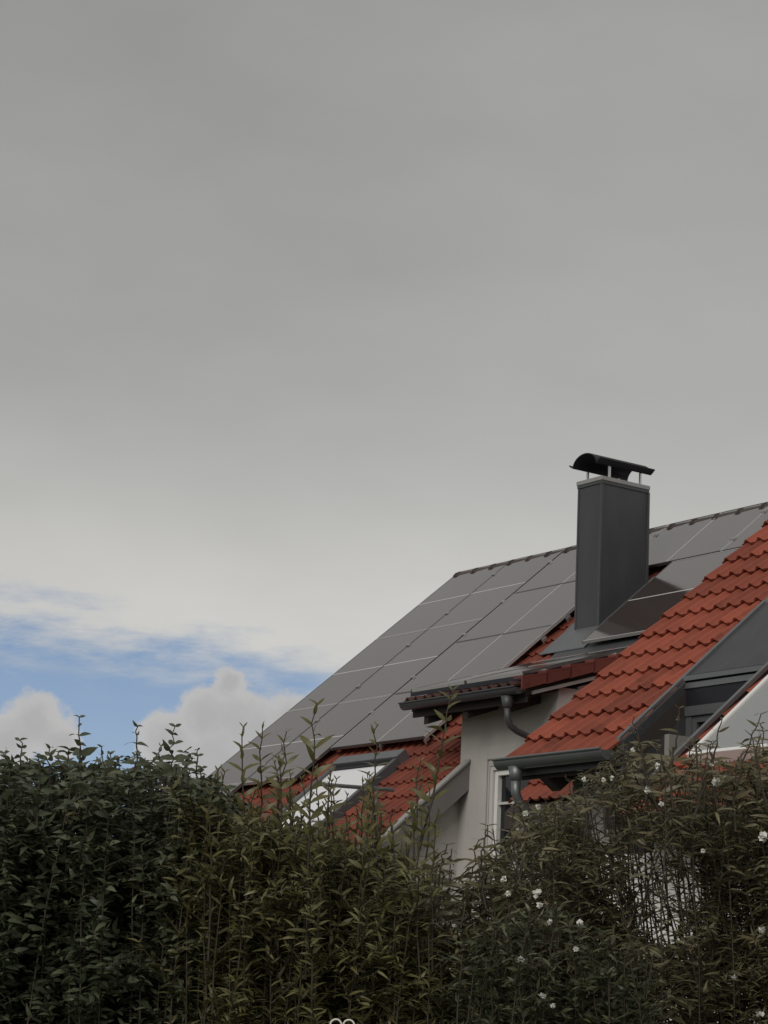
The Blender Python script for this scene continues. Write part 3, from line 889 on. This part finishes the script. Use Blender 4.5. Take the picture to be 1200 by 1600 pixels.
def shrub(name, label, x0, x1, y0, y1, topf, nst, spacing, lsize, lw, mat, up=.9, arch=.35, twigs=6, twl=(.10, .28), zmin=.6,
          hole=None, spread=.0, flower=None, lean=(0, 0)):
    root = empty(name, ((x0 + x1) / 2, (y0 + y1) / 2, 0))
    tag(root, label, 'shrub')
    org = np.array(root.location)
    stems = []; allp = []
    for _ in range(nst):
        x = rng.uniform(x0, x1); y = rng.uniform(y0, y1)
        top = topf(x * 8.0 / y) if False else topf(x)
        ztop = (top - 1.6) * y / 8.0 + 1.6 - abs(rng.normal(0, .13)) * (1 if rng.random() < .75 else 2.5) + (rng.uniform(0, .07) if rng.random() < .3 else 0)
        bx = x + rng.normal(0, .06 + spread) - lean[0]
        p = path((bx, y + rng.normal(0, .05), .02), (x, y, ztop), rng.uniform(.02, .10), 12)
        def crosses(q_):
            if hole is None: return False
            for (hx, hz, rx, rz, pr) in hole:
                c8 = 8.0 / q_[:, 1]
                if ((((q_[:, 0] * c8 - hx) / rx) ** 2 + (((q_[:, 2] - 1.6) * c8 + 1.6 - hz) / rz) ** 2) < .8).any(): return True
            return False
        inh = crosses(p)
        if inh and rng.random() < .30: continue
        stems.append((p, .009, .0025)); allp.append((p, True))
        for k in range(twigs):
            t = rng.uniform(.50, .985); i = int(t * 11); q = p[i] + (p[min(i + 1, 11)] - p[i]) * rng.random()
            a = rng.uniform(0, 2 * PI); ln = rng.uniform(*twl)
            e = q + np.array([math.cos(a) * ln * .75, math.sin(a) * ln * .75, ln * rng.uniform(.2, 1.0) * up])
            lim = (topf(e[0]) - 1.6) * e[1] / 8.0 + 1.6 + rng.uniform(-.03, .035)
            if e[2] > lim: e[2] = lim - rng.uniform(0, .05)
            tp = path(q, e, .02, 5)
            if inh and crosses(tp) and rng.random() < .70: continue
            stems.append((tp, .0035, .0015)); allp.append((tp, False))
    P = []; D = []; N = []; T = []
    for p, main in allp:
        seg = np.linalg.norm(np.diff(p, axis=0), axis=1); L = seg.sum()
        cs = np.concatenate([[0], np.cumsum(seg)])
        s = np.arange(L * (.25 if main else .1), L, spacing)
        if len(s) == 0: continue
        s = s + rng.uniform(-.3, .3, len(s)) * spacing; s = np.clip(s, 0, L * .999)
        Q = np.stack([np.interp(s, cs, p[:, c]) for c in range(3)], 1)
        g_ = unit(p[-1] - p[0])
        for side in (0, 1):
            a = (np.arange(len(s)) * 1.57 + side * PI + rng.uniform(0, .8, len(s)))
            out = np.stack([np.cos(a), np.sin(a), np.zeros(len(s))], 1)
            d = unit(out * 1.0 + g_ * up + rng.normal(0, .25, (len(s), 3)))
            P.append(Q); D.append(d); N.append(unit(np.array([0, 0, 1.]) * .8 - out * .5 + rng.normal(0, .55, (len(s), 3))))
            T.append(rng.random(len(s)))
    P = np.concatenate(P); D = np.concatenate(D); N = np.concatenate(N); T = np.concatenate(T)
    keep = P[:, 2] > zmin
    keep &= (P[:, 2] > 1.45) | (rng.random(len(P)) < .15)
    if hole is not None:
        sc = 8.0 / P[:, 1]
        for (hx, hz, rx, rz, pr) in hole:
            q = ((P[:, 0] * sc - hx) / rx) ** 2 + (((P[:, 2] - 1.6) * sc + 1.6 - hz) / rz) ** 2
            keep &= ~((q < 1) & (rng.random(len(P)) < pr))
    P, D, N, T = P[keep], D[keep], N[keep], T[keep]
    S = lsize * rng.uniform(.55, 1.75, len(P))
    me = leaves_mesh('foliage', P - org, D, N, S, leaf_template(lw, arch, .25), mat, T)
    fo = linked('foliage', me, root); fo['kind'] = 'stuff'
    sm = tubes_mesh('stems', [(q - org, a, b) for q, a, b in stems], MT['stem'])
    so_ = linked('stems', sm, root); so_['kind'] = 'stuff'
    return root, org, len(P)

LEAFV = {}
def leaf_meshes(key, w, mat):
    if key not in LEAFV:
        out = []
        for arch in (.15, .35, .6):
            v, f = leaf_template(w, arch, .35, (0, .08, .25, .5, .75, 1.0), (.1, .45, .9, 1.0, .62, 0))
            q = np.array([g for g in f if len(g) == 4]); t = np.array([g for g in f if len(g) == 3])
            out.append(np_mesh('leaf', v, (t, q), mat, np.full(len(v), .45)))
        LEAFV[key] = out
    return LEAFV[key]

def shoot(root, tip, base, key, w, mat, L=.07, sp=.035, bend=.02, up=1.1, n_leaf=10, bare=.0, grow=1.0):
    """tall leading shoot: a stem part with single leaves in pairs as sub-parts"""
    org = np.array(root.location)
    p = path(np.array(base), np.array(tip), bend, 14)
    me = tubes_mesh('shoot', [(p - org, .0055, .0020)], MT['stem'])
    so_ = linked('shoot', me, root)
    seg = np.linalg.norm(np.diff(p, axis=0), axis=1); Ls = seg.sum(); cs = np.concatenate([[0], np.cumsum(seg)])
    ms = leaf_meshes(key, w, mat)
    a = rng.uniform(0, PI)
    for k in range(n_leaf):
        s = Ls - .004 - k * sp * (1 + .03 * k)
        if s < 0: break
        q = np.array([np.interp(s, cs, p[:, c]) for c in range(3)]) - org
        a += 1.45
        sz = L * 1.1 * min(1.0, .40 + .15 * k * grow) * rng.uniform(.85, 1.15)
        for sd_ in (0, PI):
            if k > 1 and rng.random() < bare: continue
            az_ = a + sd_ + rng.uniform(-.3, .3)
            out = Vector((math.cos(az_), math.sin(az_), 0))
            e_ = up * (1.6 if k < 2 else 1.0) * rng.uniform(.7, 1.2)
            d = (out + Vector((0, 0, e_))).normalized()
            nrm = Vector((rng.normal(0, .6), -.8 + rng.normal(0, .4), .5 + rng.normal(0, .3)))
            x = d.cross(nrm).normalized(); zz = x.cross(d)
            Mx = Matrix((x, d, zz)).transposed()
            o = linked('leaf', ms[int(rng.random() * 3)], so_, Vector(q), Mx.to_euler(), (sz, sz, sz))

def outline(pts):
    """pts: (photo x, photo y) of the crown's upper edge -> world height over world x at 8 m"""
    xs = []; zs = []
    for (x, y) in pts:
        q = at(x, y, 8.0); xs.append(q.x); zs.append(q.z)
    xs = np.array(xs); zs = np.array(zs)
    return lambda x: float(np.interp(x, xs, zs))

def wx(px): return at(px, 1350, 8.0).x
tops = {
 'a': outline([(-300, 1195), (0, 1205), (35, 1185), (75, 1212), (125, 1178), (170, 1208), (215, 1182), (250, 1212), (285, 1190), (330, 1225), (400, 1260)]),
 'b': outline([(250, 1235), (330, 1235), (370, 1262), (410, 1255), (450, 1300), (500, 1292), (550, 1325), (600, 1318), (640, 1350), (700, 1400), (760, 1480)]),
 'c': outline([(560, 1440), (690, 1400), (740, 1375), (785, 1310), (820, 1272), (860, 1252), (900, 1230), (940, 1205), (965, 1172), (990, 1160), (1040, 1185), (1100, 1195), (1150, 1180), (1200, 1165), (1500, 1150)]),
 'd': outline([(600, 1480), (700, 1450), (800, 1410), (900, 1430), (1000, 1500), (1200, 1520)]),
}
gh = at(1040, 1400, 8.0); gh2 = at(715, 1400, 8.0); gh3 = at(935, 1290, 8.0)
s1, _, n_a = shrub('broadleaf_shrub', 'dark green broad-leaved shrub filling the left end of the hedge under the blue sky', wx(-170), wx(335), 7.6, 8.9, tops['a'],
      270, .019, .031, .40, MT['leafdark'], up=.6, arch=.55, twigs=12)
s2, _, n_b = shrub('upright_shrub', 'olive brown shrub of upright stems and narrow leaves at the middle of the hedge', wx(300), wx(700), 7.5, 8.6, tops['b'],
      290, .016, .031, .22, MT['leafolive'], up=1.1, arch=.65, twigs=11, twl=(.08, .24), hole=[(gh2.x, gh2.z, .13, .13, .8)])
s3, _, n_c = shrub('flowering_shrub', 'brownish green shrub with long thin leaves and white flowers under the neighbouring red roof', wx(745), wx(1400), 7.5, 8.7, tops['c'],
      270, .018, .033, .20, MT['leafbrown'], up=.7, arch=.6, twigs=15, spread=.22, hole=[(gh.x, gh.z, .17, .17, .62), (gh3.x, gh3.z, .07, .06, .9), (gh2.x, gh2.z, .13, .13, .8)], lean=(-.35, 0))
s4, _, n_d = shrub('low_shrub', 'dense deep green small-leaved shrub low in front of the white-flowered one', wx(700), wx(990), 7.0, 7.6, tops['d'],
      90, .017, .026, .27, MT['leafdeep'], up=.8, arch=.4, twigs=14, twl=(.06, .16), spread=.1, hole=[(gh.x, gh.z, .17, .17, .7), (gh2.x, gh2.z, .12, .12, .85)])
s5, _, n_e = shrub('arching_shrub', 'loose shrub with dark arching leaves against the pale house wall left of the window', wx(630), wx(790), 7.7, 8.5, outline([(600, 1400), (650, 1370), (690, 1345), (730, 1325), (790, 1310), (830, 1290)]),
      22, .034, .060, .22, MT['leafbrown'], up=.5, arch=.7, twigs=5)
print('leaves', n_a, n_b, n_c, n_d, n_e)

# leading shoots above the crowns
for (x, y, yb, Y) in ((123, 1122, 1240, 7.7), (35, 1155, 1250, 7.8), (218, 1130, 1245, 7.7), (272, 1135, 1250, 7.8), (60, 1180, 1260, 7.6), (160, 1170, 1250, 8.0), (8, 1178, 1260, 7.9),
                      (300, 1185, 1270, 7.7), (190, 1185, 1260, 7.9), (95, 1180, 1260, 8.1), (245, 1175, 1260, 8.0)):
    shoot(s1, at(x, y, Y), at(x + random.uniform(-12, 12), yb + 40, Y), 'broad', .46, MT['leafdark'], L=.052, sp=.030, up=.35, n_leaf=9, bend=.01)
for (x, y, xb, yb, Y, L) in ((376, 1132, 372, 1420, 7.6, .060), (408, 1134, 402, 1400, 7.65, .065), (448, 1140, 430, 1480, 7.6, .062), (491, 1096, 478, 1500, 7.5, .075),
                             (440, 1165, 418, 1380, 7.8, .055), (520, 1222, 500, 1440, 7.7, .05), (545, 1240, 523, 1560, 7.6, .05), (587, 1130, 592, 1380, 7.6, .055), (703, 1078, 655, 1330, 7.55, .07),
                             (335, 1205, 340, 1400, 7.7, .055), (652, 1190, 622, 1560, 7.6, .055), (470, 1215, 455, 1440, 7.8, .05), (560, 1265, 575, 1500, 7.7, .05)):
    shoot(s2, at(x, y, Y), at(xb, yb, Y), 'narrow', .25, MT['leafolive'], L=L, sp=.034, up=.85, n_leaf=12, bend=.015, bare=.12)
for (x, y, xb, yb, Y) in ((1128, 1120, 1090, 1260, 7.5), (1190, 1120, 1150, 1250, 7.5), (1060, 1105, 1030, 1240, 7.6), (985, 1120, 1010, 1250, 7.6), (1100, 1165, 1080, 1290, 7.4), (1165, 1160, 1150, 1300, 7.5)):
    shoot(s3, at(x, y, Y), at(xb, yb, Y), 'long', .20, MT['leafbrown'], L=.075, sp=.045, up=.35, n_leaf=7, bend=.02, bare=.15)
for (x, y, xb, yb, Y) in ((700, 1318, 690, 1450, 7.6), (745, 1315, 720, 1450, 7.6), (675, 1370, 665, 1480, 7.6), (768, 1290, 760, 1420, 7.6)):
    shoot(s5, at(x, y, Y), at(xb, yb, Y), 'long', .20, MT['leafbrown'], L=.070, sp=.038, up=.25, n_leaf=6, bend=.03)

# many lesser shoots that break the crowns' edge
for k in range(48):
    x = random.uniform(320, 690); t = (x - 325) / 365
    y = random.uniform(1170, 1285) + t * 50; Y = random.uniform(7.5, 8.1)
    shoot(s2, at(x, y, Y), at(x - random.uniform(-8, 30), y + random.uniform(170, 300), Y), 'narrow', .25, MT['leafolive'], L=random.uniform(.042, .058), sp=.029, up=random.uniform(.7, 1.1), n_leaf=9, bend=.02, bare=.1)
for k in range(24):
    x = random.uniform(-10, 330); y = random.uniform(1160, 1200); Y = random.uniform(7.6, 8.3)
    shoot(s1, at(x, y, Y), at(x + random.uniform(-15, 15), y + 90, Y), 'broad', .46, MT['leafdark'], L=random.uniform(.038, .052), sp=.026, up=random.uniform(.2, .6), n_leaf=4, bend=.01)
for k in range(22):
    x = random.uniform(800, 1195); y = float(np.interp(x, [800, 860, 940, 970, 1040, 1195], [1280, 1245, 1200, 1165, 1180, 1155])) - random.uniform(0, 25); Y = random.uniform(7.4, 8.2)
    shoot(s3, at(x, y, Y), at(x + random.uniform(0, 40), y + 110, Y), 'long', .20, MT['leafbrown'], L=random.uniform(.045, .06), sp=.03, up=random.uniform(.2, .6), n_leaf=5, bend=.02)

# white flowers on the right-hand shrub
def flower_mesh(seed):
    rr = random.Random(seed); m = MB()
    for k in range(26):
        a = rr.uniform(0, 2 * PI); e = rr.uniform(-.6, 1.3)
        d = Vector((math.cos(a) * math.cos(e), math.sin(a) * math.cos(e), math.sin(e)))
        s_ = d.orthogonal().normalized(); t = d.cross(s_)
        c = d * .45
        m.add([c * .3, c + s_ * .42 + t * .1, d * 1.0 + t * .15, c - s_ * .42 - t * .1], [(0, 1, 2), (0, 2, 3)])
    return m.mesh('flower', MT['petal'])
FM = [flower_mesh(k) for k in range(4)]
o3 = Vector(s3.location)
fl = [(1120, 1224, 1.5), (1010, 1234, 1.2), (956, 1216, .8), (820, 1272, 1), (840, 1261, .9), (1193, 1308, 1.5), (838, 1397, 1.3), (843, 1414, .9), (788, 1374, 1.1), (794, 1396, .9),
      (906, 1441, 1), (814, 1499, 1), (1188, 1588, 1.3), (1147, 1527, .9), (1007, 1539, .8), (1033, 1256, .8), (1098, 1329, .7), (1190, 1452, 1.1), (859, 1441, .9), (899, 1483, .8),
      (846, 1557, 1.1), (864, 1571, .8), (1027, 1197, 1), (912, 1217, .7), (943, 1219, .7), (1112, 1195, .7), (989, 1172, .8)]
for i, (x, y, s_) in enumerate(fl):
    p = at(x, y, 6.95 if x < 920 and y > 1350 else 7.35) - o3
    linked('flower', FM[i % 4], s3, p, (rng.uniform(0, 3), rng.uniform(0, 3), rng.uniform(0, 3)), (.0120 * s_, .0120 * s_, .0155 * s_))

# curled wire garden stake, only its top in view
cb = at(535, 1600, 6.6)
st = empty('garden_stake', (cb.x, cb.y, 0)); tag(st, 'cream wire garden stake with two curled loops at the bottom edge', 'garden stake')
m = MB()
m.tube([(0, 0, 0), (0, 0, cb.z - .03)], .004, 8)
for sx in (-1, 1):
    pts = []
    for k in range(15):
        t = -PI / 2 + 2 * PI * k / 14 * .93
        pts.append((sx * (.0185 + .0165 * math.sin(t)), 0, cb.z - .005 + .0175 * math.cos(t)))
    m.tube(pts, .0026, 6)
m.build('wire', MT['curl'], st, smooth=True)
